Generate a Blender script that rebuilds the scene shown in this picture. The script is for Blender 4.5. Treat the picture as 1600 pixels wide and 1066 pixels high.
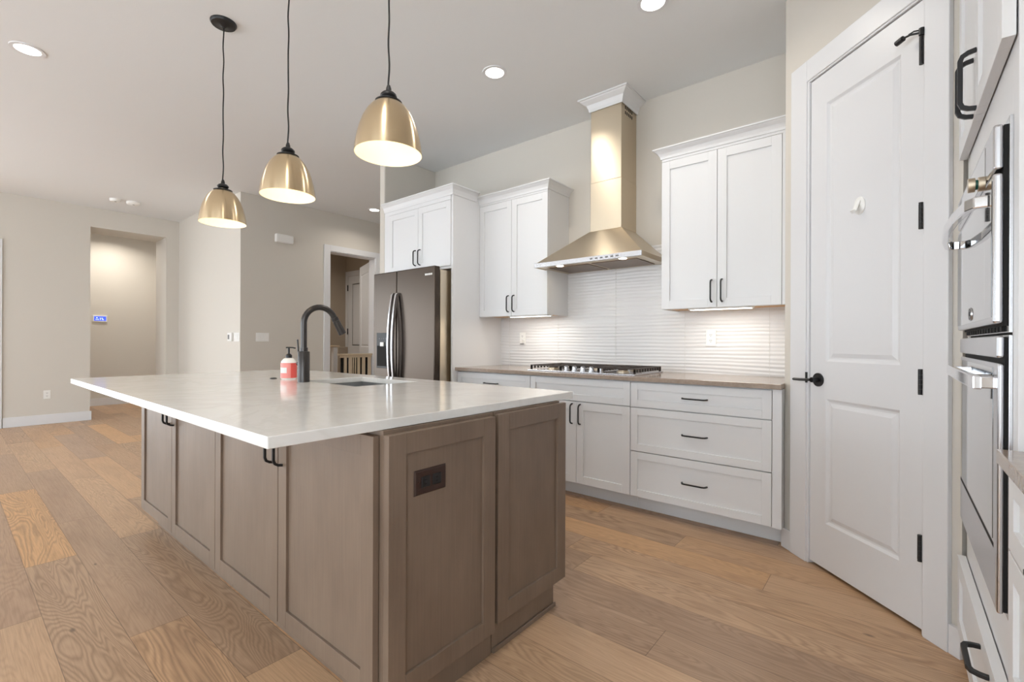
import bpy, bmesh, math, random
from mathutils import Vector, Matrix, noise
random.seed(7)
for o in list(bpy.data.objects): bpy.data.objects.remove(o)
C = bpy.context.scene.collection
sc = bpy.context.scene
PI = math.pi
# ------------------------------------------------------------------ camera
F_PX, PSI, CAM_H, ROLL = 730.83, 0.6866, 1.1396, 0.0037
cam = bpy.data.cameras.new('camera'); cam.sensor_width = 36; cam.lens = F_PX/1600*36
cam.shift_y = 1.87/1600; cam.clip_start = .02
cam_o = bpy.data.objects.new('camera', cam); C.objects.link(cam_o)
cam_o.matrix_world = Matrix.Translation((0, 0, CAM_H)) @ Matrix.Rotation(PSI, 4, 'Z') @ Matrix.Rotation(PI/2, 4, 'X') @ Matrix.Rotation(ROLL, 4, 'Z')
sc.camera = cam_o
# ------------------------------------------------------------------ daylight + exposure
w = bpy.data.worlds.new('daylight'); sc.world = w; w.use_nodes = True
bg = w.node_tree.nodes['Background']; bg.inputs[0].default_value = (.84, .93, 1.0, 1); bg.inputs[1].default_value = 6.0
vs = sc.view_settings; vs.view_transform = 'Standard'; vs.look = 'None'; vs.exposure = 0.12; vs.gamma = 1; vs.use_curve_mapping = False
CAN_W, PEND_W, STRIP_W, HOOD_W = 5, .45, 1.2, .3
WARM = (1, .80, .50); SOFT = (1, .94, .85)
H = 3.06
# ------------------------------------------------------------------ materials
def lin(c):
    return tuple((x/255/12.92 if x/255 <= .04045 else ((x/255+.055)/1.055)**2.4) for x in c)
def mat(name, rgb, rough=.5, metal=0., spec=.5, aniso=0., coat=0., emit=0.):
    m = bpy.data.materials.new(name); m.use_nodes = True
    b = m.node_tree.nodes['Principled BSDF']
    b.inputs['Base Color'].default_value = (*lin(rgb), 1); b.inputs['Roughness'].default_value = rough
    b.inputs['Metallic'].default_value = metal; b.inputs['Specular IOR Level'].default_value = spec
    b.inputs['Anisotropic'].default_value = aniso; b.inputs['Coat Weight'].default_value = coat
    if emit: b.inputs['Emission Color'].default_value = (*lin(rgb), 1); b.inputs['Emission Strength'].default_value = emit
    return m
def N(m, t, **k):
    n = m.node_tree.nodes.new(t)
    for a, v in k.items(): setattr(n, a, v)
    return n
def L(m, a, b): m.node_tree.links.new(a, b)
def bsdf(m): return m.node_tree.nodes['Principled BSDF']
def math_(m, op, a, b=None, c=None):
    n = N(m, 'ShaderNodeMath', operation=op)
    for i, v in enumerate((a, b, c)):
        if v is None: continue
        if isinstance(v, (int, float)): n.inputs[i].default_value = v
        else: L(m, v, n.inputs[i])
    return n.outputs[0]
def pos(m): return N(m, 'ShaderNodeNewGeometry').outputs['Position']
def scaled(m, v, s, off=None):
    n = N(m, 'ShaderNodeVectorMath', operation='MULTIPLY'); L(m, v, n.inputs[0]); n.inputs[1].default_value = s
    if off is None: return n.outputs[0]
    a = N(m, 'ShaderNodeVectorMath', operation='ADD'); L(m, n.outputs[0], a.inputs[0]); L(m, off, a.inputs[1]); return a.outputs[0]
def noise_(m, v, scale, detail=3, rough=.5, dist=0.):
    n = N(m, 'ShaderNodeTexNoise'); L(m, v, n.inputs['Vector']); n.inputs['Scale'].default_value = scale
    n.inputs['Detail'].default_value = detail; n.inputs['Roughness'].default_value = rough; n.inputs['Distortion'].default_value = dist
    return n.outputs[0]
def ramp(m, f, stops):
    n = N(m, 'ShaderNodeValToRGB'); L(m, f, n.inputs[0]); e = n.color_ramp.elements
    while len(e) < len(stops): e.new(.5)
    for el, (p, c) in zip(e, stops): el.position = p; el.color = (*lin(c), 1)
    return n.outputs[0]
def mix(m, f, a, b, mode='MIX'):
    n = N(m, 'ShaderNodeMix', data_type='RGBA', blend_type=mode)
    if isinstance(f, (int, float)): n.inputs[0].default_value = f
    else: L(m, f, n.inputs[0])
    for i, v in ((6, a), (7, b)):
        if isinstance(v, tuple): n.inputs[i].default_value = (*v, 1)
        else: L(m, v, n.inputs[i])
    return n.outputs[2]
def bump(m, h, strength, dist=.002):
    n = N(m, 'ShaderNodeBump'); n.inputs['Strength'].default_value = strength; n.inputs['Distance'].default_value = dist
    L(m, h, n.inputs['Height']); L(m, n.outputs[0], bsdf(m).inputs['Normal'])

M = {}
def plaster(name, rgb, s=.12):
    m = mat(name, rgb, .85, spec=.25); p = pos(m)
    bump(m, noise_(m, p, 170, 2), s, .002); return m
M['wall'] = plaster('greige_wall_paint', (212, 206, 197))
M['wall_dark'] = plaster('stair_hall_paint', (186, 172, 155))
M['ceiling'] = plaster('ceiling_paint', (230, 231, 232), .2)
M['trim'] = mat('white_trim_paint', (224, 224, 226), .35)
M['cab'] = mat('white_cabinet_paint', (226, 226, 227), .38)
M['black'] = mat('matte_black_metal', (24, 24, 26), .42, spec=.5)
M['bronze'] = mat('dark_bronze_metal', (70, 67, 66), .28, .75)
M['steel'] = mat('brushed_stainless', (208, 194, 172), .34, 1, aniso=.7)
M['steelb'] = mat('bright_stainless', (204, 204, 207), .25, 1, aniso=.3)
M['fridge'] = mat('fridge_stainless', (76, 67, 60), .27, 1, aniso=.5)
M['chrome'] = mat('polished_chrome', (225, 225, 228), .08, 1)
M['brass'] = mat('champagne_brass', (216, 194, 160), .27, 1, aniso=.8)
_t = N(M['brass'], 'ShaderNodeTangent', direction_type='RADIAL', axis='Z'); L(M['brass'], _t.outputs[0], bsdf(M['brass']).inputs['Tangent']); bsdf(M['brass']).inputs['Anisotropic Rotation'].default_value = .25
_t = N(M['steel'], 'ShaderNodeTangent', direction_type='RADIAL', axis='Z'); L(M['steel'], _t.outputs[0], bsdf(M['steel']).inputs['Tangent']); bsdf(M['steel']).inputs['Anisotropic Rotation'].default_value = .25
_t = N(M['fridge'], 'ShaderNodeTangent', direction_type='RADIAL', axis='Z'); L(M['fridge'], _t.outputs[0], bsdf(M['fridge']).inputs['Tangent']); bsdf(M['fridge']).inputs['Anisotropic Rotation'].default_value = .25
M['liner'] = mat('shade_inner_white', (250, 244, 228), .5)
M['glass'] = mat('oven_black_glass', (10, 10, 12), .04, spec=.9, coat=1)
M['plastic'] = mat('white_plastic', (238, 237, 234), .4)
M['grey'] = mat('grey_plastic', (120, 120, 120), .5)
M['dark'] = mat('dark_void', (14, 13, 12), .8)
M['iron'] = mat('cast_iron_grate', (50, 39, 32), .5)
M['filter'] = mat('hood_filter_mesh', (120, 100, 84), .4, .8)
M['gate'] = mat('pale_gate_wood', (205, 186, 160), .5)
M['sink'] = mat('sink_steel', (150, 150, 150), .35, .9)
M['brownp'] = mat('brown_outlet_plate', (48, 27, 20), .3)
M['red'] = mat('coral_label', (232, 92, 84), .35)
M['pink'] = mat('pink_label', (247, 150, 142), .35)
M['soap'] = mat('milky_bottle', (244, 240, 234), .25)
M['under'] = mat('maple_cabinet_underside', (214, 168, 112), .45)
M['green'] = mat('green_knob_gap', (20, 90, 80), .3)
M['screen'] = mat('blue_screen', (58, 84, 226), .3, emit=1.2)
M['glyph'] = mat('screen_glyphs', (200, 215, 255), .3, emit=1.5)
M['lens'] = mat('lit_lens', (255, 250, 240), .4, emit=9)
M['striplens'] = mat('lit_strip_lens', (255, 244, 226), .4, emit=5)
M['bulb'] = mat('lit_bulb', (255, 226, 170), .4, emit=3)
# stained island wood
m = M['wood'] = mat('stained_island_wood', (122, 104, 90), .42); p = pos(m)
g = noise_(m, scaled(m, p, (130, 130, 4)), 1.0, 4, .6)
mo = noise_(m, scaled(m, p, (7, 7, 3.5)), 1.0, 4)
c = ramp(m, g, [(.2, (110, 93, 79)), (.5, (120, 102, 87)), (.85, (129, 111, 96))])
L(m, mix(m, .45, c, ramp(m, mo, [(.3, (106, 89, 75)), (.7, (135, 117, 101))]), 'MIX'), bsdf(m).inputs['Base Color'])
bump(m, g, .08, .001)
# white quartz
m = M['quartz'] = mat('white_quartz', (238, 235, 230), .11, spec=.55); p = pos(m)
v = noise_(m, scaled(m, p, (1, 1, 1)), 2.2, 6, .6, 1.5)
L(m, ramp(m, v, [(.40, (229, 228, 225)), (.50, (223, 221, 217)), (.54, (229, 227, 224)), (.8, (226, 224, 220))]), bsdf(m).inputs['Base Color'])
# taupe quartz
m = M['taupe'] = mat('taupe_quartz', (158, 142, 129), .14, spec=.55); p = pos(m)
L(m, ramp(m, noise_(m, p, 60, 4), [(.3, (150, 134, 121)), (.7, (166, 150, 137))]), bsdf(m).inputs['Base Color'])
M['rcounter'] = M['taupe']
# glazed wavy tile
M['tile'] = mat('glazed_white_tile', (228, 227, 227), .2)
M['grout'] = mat('tile_grout', (214, 212, 208), .8)
# oak plank floor
m = M['floor'] = mat('oak_plank_floor', (170, 135, 100), .36, spec=.4); p = pos(m)
sx = N(m, 'ShaderNodeSeparateXYZ'); L(m, p, sx.inputs[0]); X, Y = sx.outputs[0], sx.outputs[1]
PW, PL = .1943, 1.75
ry = math_(m, 'DIVIDE', math_(m, 'SUBTRACT', Y, .266-PW*40), PW)
row = math_(m, 'FLOOR', ry); fy = math_(m, 'FRACT', ry)
wn = N(m, 'ShaderNodeTexWhiteNoise', noise_dimensions='1D'); L(m, row, wn.inputs['W'])
rx = math_(m, 'ADD', math_(m, 'DIVIDE', math_(m, 'ADD', X, 40.0), PL), math_(m, 'MULTIPLY', wn.outputs[0], 7.3))
col = math_(m, 'FLOOR', rx); fx = math_(m, 'FRACT', rx)
cx = N(m, 'ShaderNodeCombineXYZ'); L(m, row, cx.inputs[0]); L(m, col, cx.inputs[1])
w2 = N(m, 'ShaderNodeTexWhiteNoise', noise_dimensions='2D'); L(m, cx.outputs[0], w2.inputs['Vector'])
rid = w2.outputs[0]; rcol = N(m, 'ShaderNodeSeparateColor'); L(m, w2.outputs[1], rcol.inputs[0])
off = N(m, 'ShaderNodeVectorMath', operation='SCALE'); L(m, w2.outputs[1], off.inputs[0]); off.inputs['Scale'].default_value = 37.0
fld = noise_(m, scaled(m, p, (.75, 6.2, 1), off.outputs[0]), 1.0, 2, .5, .5)
rings = math_(m, 'SINE', math_(m, 'ADD', math_(m, 'MULTIPLY', fld, 210.0), math_(m, 'MULTIPLY', noise_(m, scaled(m, p, (9, 60, 1), off.outputs[0]), 1.0, 2), 4.0)))
rings = math_(m, 'POWER', math_(m, 'MULTIPLY_ADD', rings, .5, .5), .6)
streak = noise_(m, scaled(m, p, (5, 190, 1), off.outputs[0]), 1.0, 3, .65)
blotch = noise_(m, scaled(m, p, (1.1, 4.0, 1), off.outputs[0]), 1.0, 3, .55)
base = ramp(m, rid, [(0, (176, 146, 121)), (.22, (190, 158, 128)), (.45, (205, 168, 132)), (.62, (196, 164, 135)), (.82, (214, 168, 120)), (1, (182, 152, 127))])
c = mix(m, math_(m, 'MULTIPLY', math_(m, 'SUBTRACT', 1.0, rings), math_(m, 'MULTIPLY_ADD', math_(m, 'POWER', rcol.outputs[1], 1.6), .50, .08)), base, lin((112, 84, 62)))
c = mix(m, math_(m, 'MULTIPLY', ramp(m, streak, [(.42, (0, 0, 0)), (.72, (255, 255, 255))]), .28), c, lin((120, 90, 66)))
c = mix(m, math_(m, 'MULTIPLY', ramp(m, blotch, [(.5, (0, 0, 0)), (.85, (255, 255, 255))]), .5), c, lin((138, 108, 86)))
vk = N(m, 'ShaderNodeTexVoronoi'); L(m, scaled(m, p, (1.0, 2.6, 1)), vk.inputs['Vector']); vk.inputs['Scale'].default_value = .9
knot = ramp(m, vk.outputs['Distance'], [(0, (255, 255, 255)), (.045, (0, 0, 0))])
c = mix(m, math_(m, 'MULTIPLY', knot, .75), c, lin((70, 52, 42)))
def spot(kx, ky, ax, ay):
    a = math_(m, 'MULTIPLY', math_(m, 'SUBTRACT', X, kx), 1/ax); b_ = math_(m, 'MULTIPLY', math_(m, 'SUBTRACT', Y, ky), 1/ay)
    d = math_(m, 'ADD', math_(m, 'MULTIPLY', a, a), math_(m, 'MULTIPLY', b_, b_)); d = math_(m, 'ADD', d, math_(m, 'MULTIPLY', streak, .5))
    return ramp(m, d, [(.25, (255, 255, 255)), (1.0, (0, 0, 0))])
for k_ in ((-.076, 2.299, .028, .011), (-2.50, .33, .03, .012), (-3.15, .50, .022, .008)):
    c = mix(m, math_(m, 'MULTIPLY', spot(*k_), .75), c, lin((84, 66, 56)))
e1 = math_(m, 'LESS_THAN', math_(m, 'MINIMUM', fy, math_(m, 'SUBTRACT', 1.0, fy)), .0062)
e2 = math_(m, 'LESS_THAN', math_(m, 'MINIMUM', fx, math_(m, 'SUBTRACT', 1.0, fx)), .0008)
seam = math_(m, 'MAXIMUM', e1, e2)
c = mix(m, math_(m, 'MULTIPLY', seam, .6), c, lin((84, 62, 46)))
L(m, c, bsdf(m).inputs['Base Color'])
L(m, math_(m, 'MULTIPLY_ADD', streak, .16, .30), bsdf(m).inputs['Roughness'])
bump(m, math_(m, 'SUBTRACT', math_(m, 'MULTIPLY', streak, .25), seam), .25, .0012)

# ------------------------------------------------------------------ mesh helpers
WO = {}                                     # world origin of every object built
def fW(u, v, z): return Vector((u, v, z))
def f_negY(y0): return lambda u, o, z: Vector((u, y0-o, z))        # faces the camera side (-Y); o = outward
def f_posX(x0): return lambda u, o, z: Vector((x0+o, u, z))
def f_negX(x0): return lambda u, o, z: Vector((x0-o, u, z))
CA, SA, PX, PY = .71047, .70373, -.50125, 3.00302
def f_pan(u, o, z): return Vector((PX+u*CA-o*SA, PY-u*SA-o*CA, z))  # the angled pantry wall
class MB:
    def __init__(s, f=fW): s.bm = bmesh.new(); s.f = f
    def _add(s, pts, faces):
        vs = [s.bm.verts.new(s.f(*p)) for p in pts]
        for f in faces:
            try: s.bm.faces.new([vs[i] for i in f])
            except ValueError: pass
        return vs
    def box(s, a0, a1, b0, b1, c0, c1):
        P = [(a, b, c) for a in (a0, a1) for b in (b0, b1) for c in (c0, c1)]
        s._add(P, [(0, 1, 3, 2), (4, 6, 7, 5), (0, 4, 5, 1), (2, 3, 7, 6), (0, 2, 6, 4), (1, 5, 7, 3)]); return s
    def hull(s, bottom, top):
        n = len(bottom)
        s._add(bottom+top, [tuple(range(n))[::-1], tuple(range(n, 2*n))]+[(i, (i+1) % n, n+(i+1) % n, n+i) for i in range(n)]); return s
    def prism(s, poly, axis, a, b):         # poly in the two other axes, extruded along axis
        def P(q, t):
            q = list(q); q.insert(axis, t); return tuple(q)
        return s.hull([P(q, a) for q in poly], [P(q, b) for q in poly])
    def lathe(s, prof, c, seg=40, caps=True, dirv=(0, 0, 1)):   # prof: (r, h)
        d = Vector(dirv).normalized(); a = d.orthogonal().normalized(); b = d.cross(a); c = Vector(c)
        rings = []
        for r, h in prof:
            rings.append([s.bm.verts.new(s.f(*(c+d*h+(a*math.cos(2*PI*i/seg)+b*math.sin(2*PI*i/seg))*max(r, 1e-5)))) for i in range(seg)])
        for r0, r1 in zip(rings, rings[1:]):
            for i in range(seg): s.bm.faces.new((r0[i], r0[(i+1) % seg], r1[(i+1) % seg], r1[i]))
        if caps:
            s.bm.faces.new(rings[0][::-1]); s.bm.faces.new(rings[-1])
        return s
    def cyl(s, p0, p1, r, r1=None, seg=24):
        d = Vector(p1)-Vector(p0); return s.lathe([(r, 0), (r if r1 is None else r1, d.length)], p0, seg, True, d)
    def tube(s, pts, ra, rb=None, seg=8, up=(0, 0, 1), square=False):
        rb = rb or ra; P = [Vector(q) for q in pts]; rings = []; n = 4 if square else seg
        for i, q in enumerate(P):
            t = (P[min(i+1, len(P)-1)]-P[max(i-1, 0)]).normalized()
            if i == 0:
                u = Vector(up); u = (u-t*u.dot(t))
                if u.length < 1e-2: u = t.orthogonal()
            else: u = u-t*u.dot(t)
            u.normalize(); b = t.cross(u)
            off = PI/4 if square else 0; k = math.sqrt(2) if square else 1
            rings.append([s.bm.verts.new(s.f(*(q+u*(ra*k*math.cos(off+2*PI*j/n))+b*(rb*k*math.sin(off+2*PI*j/n))))) for j in range(n)])
        for r0, r1 in zip(rings, rings[1:]):
            for j in range(n): s.bm.faces.new((r0[j], r0[(j+1) % n], r1[(j+1) % n], r1[j]))
        s.bm.faces.new(rings[0][::-1]); s.bm.faces.new(rings[-1]); return s
    def build(s, name, m, parent=None, bev=.0012, smooth=False, seg=2):
        bmesh.ops.recalc_face_normals(s.bm, faces=s.bm.faces)
        vs = s.bm.verts; lo = [min(v.co[i] for v in vs) for i in range(3)]; hi = [max(v.co[i] for v in vs) for i in range(3)]
        org = Vector(((lo[0]+hi[0])/2, (lo[1]+hi[1])/2, lo[2]))
        bmesh.ops.translate(s.bm, verts=vs, vec=-org)
        me = bpy.data.meshes.new(name); s.bm.to_mesh(me); s.bm.free()
        me.materials.append(M[m] if isinstance(m, str) else m)
        o = bpy.data.objects.new(name, me); C.objects.link(o); WO[o] = org
        if parent is not None: o.parent = parent; o.location = org-WO[parent]
        else: o.location = org
        if smooth:
            for f in me.polygons: f.use_smooth = True
            me.set_sharp_from_angle(angle=math.radians(40))
        if bev:
            b = o.modifiers.new('bevel', 'BEVEL'); b.width = bev; b.segments = seg; b.limit_method = 'ANGLE'; b.angle_limit = math.radians(50)
        return o
def thing(name, label, cat, loc, group=None):
    o = bpy.data.objects.new(name, None); C.objects.link(o); o.location = loc; WO[o] = Vector(loc); o.empty_display_size = .1
    return tag(o, label, cat, group)
def tag(o, label, cat, group=None):
    o['label'] = label; o['category'] = cat
    if group: o['group'] = group
    return o
def struct(o, label=None, cat=None):
    o['kind'] = 'structure'
    if label: o['label'] = label
    if cat: o['category'] = cat
    return o
def copy_thing(o, delta, label):
    r = o.copy(); C.objects.link(r); r.location = o.location+Vector(delta); r['label'] = label; WO[r] = WO[o]+Vector(delta)
    for ch in list(o.children):
        c = ch.copy(); C.objects.link(c); c.parent = r
        for g in list(ch.children):
            d = g.copy(); C.objects.link(d); d.parent = c
    return r
def lamp(name, kind, loc, power, color, parent, size=.1, size_y=None, rot=(0, 0, 0), shape='DISK', spread=None):
    l = bpy.data.lights.new(name, kind); l.energy = power; l.color = color
    if kind == 'AREA':
        l.shape = shape; l.size = size
        if size_y: l.size_y = size_y
        if spread: l.spread = spread
    elif kind == 'SPOT': l.spot_size = 2.4; l.spot_blend = .8; l.shadow_soft_size = size
    else: l.shadow_soft_size = size
    o = bpy.data.objects.new(name, l); C.objects.link(o); o.parent = parent; o.location = Vector(loc)-WO[parent]; o.rotation_euler = rot; return o

def shaker(f, u0, u1, z0, z1, name, m, parent, fr=.057, th=.02, rec=.009, back=0.):
    b = MB(f)
    def fb(o): return o+back
    b.box(u0, u0+fr, fb(0), fb(th), z0, z1); b.box(u1-fr, u1, fb(0), fb(th), z0, z1)
    b.box(u0+fr, u1-fr, fb(0), fb(th), z0, z0+fr); b.box(u0+fr, u1-fr, fb(0), fb(th), z1-fr, z1)
    b.box(u0+fr-.002, u1-fr+.002, fb(0), fb(th-rec), z0+fr-.002, z1-fr+.002)
    return b.build(name, m, parent, .0011)
def pull(f, u, z, parent, vertical=True, ln=.145, o0=.02, proj=.032, r=.0048):
    h = ln/2; prof = [(-h, 0), (-h+.003, proj*.5), (-h+.010, proj*.86), (-h+.022, proj), (0, proj), (h-.022, proj), (h-.010, proj*.86), (h-.003, proj*.5), (h, 0)]
    pts = [((u, o0+o, z+a) if vertical else (u+a, o0+o, z)) for a, o in prof]
    return MB(f).tube(pts, r*.9, r, seg=8, up=(1, 0, 0) if vertical else (0, 0, 1), square=True).build('handle', 'black', parent, .0015)
def crown(b, path, z0, z1, proj):
    """mitred crown: path = list of (x, y, nx, ny) inner points with outward mitre vectors"""
    prof = [(0, z0), (.006, z0), (.010, z0+(z1-z0)*.22), (.022, z0+(z1-z0)*.55), (proj*.78, z0+(z1-z0)*.78), (proj*.86, z0+(z1-z0)*.86), (proj, z0+(z1-z0)*.88), (proj, z1), (0, z1)]
    n = len(prof)
    rings = [[b.bm.verts.new(Vector((x+nx*o, y+ny*o, z))) for o, z in prof] for x, y, nx, ny in path]
    for r0, r1 in zip(rings, rings[1:]):
        for j in range(n): b.bm.faces.new((r0[j], r0[(j+1) % n], r1[(j+1) % n], r1[j]))
    b.bm.faces.new(rings[0][::-1]); b.bm.faces.new(rings[-1]); return b
def text_mesh(txt, f, u, o, z, size, depth, name, m, parent, bold=0.):
    cu = bpy.data.curves.new('lettering', 'FONT'); cu.body = txt; cu.size = size; cu.extrude = depth; cu.align_x = 'CENTER'; cu.align_y = 'CENTER'; cu.offset = bold
    t = bpy.data.objects.new('lettering', cu); C.objects.link(t); bpy.context.view_layer.update()
    me = bpy.data.meshes.new_from_object(t.evaluated_get(bpy.context.evaluated_depsgraph_get()))
    b = MB(f); vs = [b.bm.verts.new(f(u+v.co.x, o+v.co.z, z+v.co.y)) for v in me.vertices]
    for pl in me.polygons:
        try: b.bm.faces.new([vs[i] for i in pl.vertices])
        except ValueError: pass
    bpy.data.objects.remove(t); bpy.data.meshes.remove(me)
    return b.build(name, m, parent, 0)

# ------------------------------------------------------------------ the setting
YB = 3.5385                                  # cooktop wall
struct(MB().box(-11.6, 1.0, -4.35, 6.2, -.12, 0).build('floor', 'floor', None, 0), 'wide oak plank floor in mixed honey and grey-brown tones', 'floor')
struct(MB().box(-11.6, 1.0, -4.35, 6.2, H, H+.12).build('ceiling', 'ceiling', None, 0), 'flat off-white painted ceiling', 'ceiling')
struct(MB().box(-4.03, .98, YB, YB+.12, 0, H).build('wall_back', 'wall', None, 0))
struct(MB().box(-4.115, -4.03, 2.86, 6.1, 0, H).build('wall_fridge', 'wall', None, .012))
b = MB(); b.box(-6.66, -6.5, 2.43, 3.655, 0, H); b.box(-6.66, -6.5, 4.44, 6.1, 0, H); b.box(-6.66, -6.5, 3.655, 4.44, 2.485, H)
struct(b.build('wall_doorway', 'wall', None, 0))
struct(MB().box(-9.5, -6.66, 2.43, 2.57, 0, H).build('wall_middle', 'wall', None, 0))
b = MB(); b.box(-9.5, -8.95, .497, 1.355, 0, H); b.box(-9.5, -8.95, 2.258, 2.43, 0, H); b.box(-9.5, -8.95, 1.355, 2.258, 2.78, H)
b.box(-9.1, -8.95, -4.2, .497, 2.45, H); b.box(-9.1, -8.95, -4.2, -3.2, 0, 2.45)
struct(b.build('wall_left', 'wall', None, 0))
struct(MB().box(-10.95, -10.8, -.4, 3.2, 0, H).build('wall_hall', 'wall', None, 0))
b = MB(); b.box(-10.8, -9.5, -.4, -.28, 0, H); b.box(-10.8, -9.5, 2.8, 2.92, 0, H)
struct(b.build('wall_hall_sides', 'wall', None, 0))
b = MB(); b.box(-9.1, 1.0, -4.35, -4.2, 0, .08); b.box(-9.1, 1.0, -4.35, -4.2, 2.65, H)
for x0, x1 in ((-9.1, -8.2), (-5.2, -4.8), (-3.2, -1.3), (.2, 1.0)): b.box(x0, x1, -4.35, -4.2, .08, 2.65)
struct(b.build('wall_rear', 'wall', None, 0))
for k, (x0, x1) in enumerate(((-8.2, -5.2), (-4.8, -3.2), (-1.3, .2))):  # unseen rear windows; the third is put in to light the lower drawers
    b = MB()
    for q in (x0, x0+(x1-x0)/2-.03, x1-.06): b.box(q, q+.06, -4.31, -4.24, .08, 2.65)
    for z in (.08, 2.59): b.box(x0+.06, x1-.06, -4.31, -4.24, z, z+.06)
    struct(b.build('window_%d' % (k+1), 'trim', None, .002))
b = MB(); b.box(.83, .98, -1.0, YB, 0, H); b.box(.83, .98, -4.2, -3.8, 0, H); b.box(.83, .98, -3.8, -1.0, 0, .5); b.box(.83, .98, -3.8, -1.0, 2.6, H)
struct(b.build('wall_right', 'wall', None, 0))
b = MB()
for y in (-3.8, -2.43, -1.06): b.box(.87, .94, y, y+.06, .5, 2.6)
for z in (.5, 2.54): b.box(.875, .935, -3.74, -1.06, z, z+.06)
struct(b.build('window_4', 'trim', None, .002))  # unseen side window, added to light the left walls and the aisle
# angled pantry wall (opening for the door), its return to the back wall and the return behind the ovens
b = MB(f_pan); b.box(.014, .206, -.135, -.016, 0, H); b.box(.826, .955, -.135, -.016, 0, H); b.box(.206, .826, -.135, -.016, 2.5, H)
struct(b.build('wall_pantry', 'wall', None, 0))
struct(MB().box(-.478, -.36, 3.085, YB, 0, H).build('wall_pantry_return', 'wall', None, 0))
b = MB(); b.box(.26, .83, 2.335, 2.45, 0, H)
struct(b.build('wall_oven_return', 'wall', None, 0))
# stair hall behind the doorway
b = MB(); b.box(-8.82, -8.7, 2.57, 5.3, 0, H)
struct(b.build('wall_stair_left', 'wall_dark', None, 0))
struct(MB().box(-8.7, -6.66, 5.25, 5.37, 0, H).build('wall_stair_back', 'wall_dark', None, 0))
struct(MB().box(-6.5, -4.115, 6.0, 6.1, 0, H).build('wall_corridor', 'wall', None, 0))
# baseboards
def skirt(name, f, spans, h=.13, th=.015):
    b = MB(f)
    for u0, u1 in spans: b.box(u0, u1, 0, th, 0, h)
    return struct(b.build(name, 'trim', None, .002))
skirt('baseboard_left', f_posX(-8.95), [(.505, 1.37), (2.245, 2.415)])
skirt('baseboard_middle', f_negY(2.43), [(-8.95, -6.5)])
skirt('baseboard_doorway', f_posX(-6.5), [(2.415, 3.56)])
skirt('baseboard_hall', f_posX(-10.8), [(-.28, 2.8)])
skirt('baseboard_pantry', lambda u, o, z: f_pan(u, o-.016, z), [(0.008, .083), (.921, .962)], .108, .016)
# sliding-door casing at the left edge
b = MB(f_posX(-8.95)); b.box(.40, .497, .0, .02, 0, 2.45)
struct(b.build('trim_1', 'trim', None, .002))
# doorway casing + jamb
b = MB(f_posX(-6.5)); b.box(3.558, 3.655, 0, .02, 0, 2.572); b.box(4.44, 4.53, 0, .02, 0, 2.572); b.box(3.655, 4.44, 0, .02, 2.485, 2.572)
b.box(3.645, 3.664, -.16, 0.004, 0, 2.485); b.box(4.43, 4.448, -.16, .004, 0, 2.485); b.box(3.655, 4.44, -.16, .004, 2.472, 2.49)
struct(b.build('trim_2', 'trim', None, .002))

def raised_panel(b, u0, u1, z0, z1, o):     # moulded door panel: sloped groove ring + raised field on face plane o
    g, r = .022, .034
    ring = [(u0, z0), (u1, z0), (u1, z1), (u0, z1)]
    ins = lambda d: [(u0+d, z0+d), (u1-d, z0+d), (u1-d, z1-d), (u0+d, z1-d)]
    lay = [[(u, o, z) for u, z in ring], [(u, o-.009, z) for u, z in ins(.012)], [(u, o-.010, z) for u, z in ins(.020)], [(u, o-.003, z) for u, z in ins(.040)]]
    vs = [[b.bm.verts.new(b.f(*p)) for p in l] for l in lay]
    for r0, r1 in zip(vs, vs[1:]):
        for j in range(4): b.bm.faces.new((r0[j], r0[(j+1) % 4], r1[(j+1) % 4], r1[j]))
    b.bm.faces.new(vs[-1])
def panel_door(f, u0, u1, z0, z1, panels, name, m='trim', o=0., th=.035):
    b = MB(f)
    # face with holes, made of strips
    zs = sorted([z0, z1]+[z for p in panels for z in p[2:]]); pu0, pu1 = panels[0][0], panels[0][1]
    def quad(a, c, d, e): b._add([(a, o, d), (c, o, d), (c, o, e), (a, o, e)], [(0, 1, 2, 3)])
    quad(u0, pu0, z0, z1); quad(pu1, u1, z0, z1)
    for i in range(0, len(zs), 2): quad(pu0, pu1, zs[i], zs[i+1])
    for p in panels: raised_panel(b, *p, o)
    P = [(u0, o, z0), (u1, o, z0), (u1, o, z1), (u0, o, z1)]; Q = [(u, o-th, z) for u, _, z in P]
    b._add(P+Q, [(0, 1, 5, 4), (1, 2, 6, 5), (2, 3, 7, 6), (3, 0, 4, 7), (4, 5, 6, 7)])
    bmesh.ops.remove_doubles(b.bm, verts=b.bm.verts, dist=1e-5)
    return b.build(name, m, None, 0)
def hinge(f, u, z0, z1, parent, r=.0065, o=.004):
    b = MB(f); n = 5
    for i in range(n):
        a = z0+(z1-z0)*i/n; b.cyl((u, o, a+.0006), (u, o, a+(z1-z0)/n-.0006), r, seg=12)
    b.cyl((u, o, z1), (u, o, z1+.004), r*1.1, seg=12); b.cyl((u, o, z0-.004), (u, o, z0), r*1.1, seg=12)
    b.box(u-.012, u+.0, -.002, .002, z0, z1)
    return b.build('hinge', 'black', parent, 0)
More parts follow.
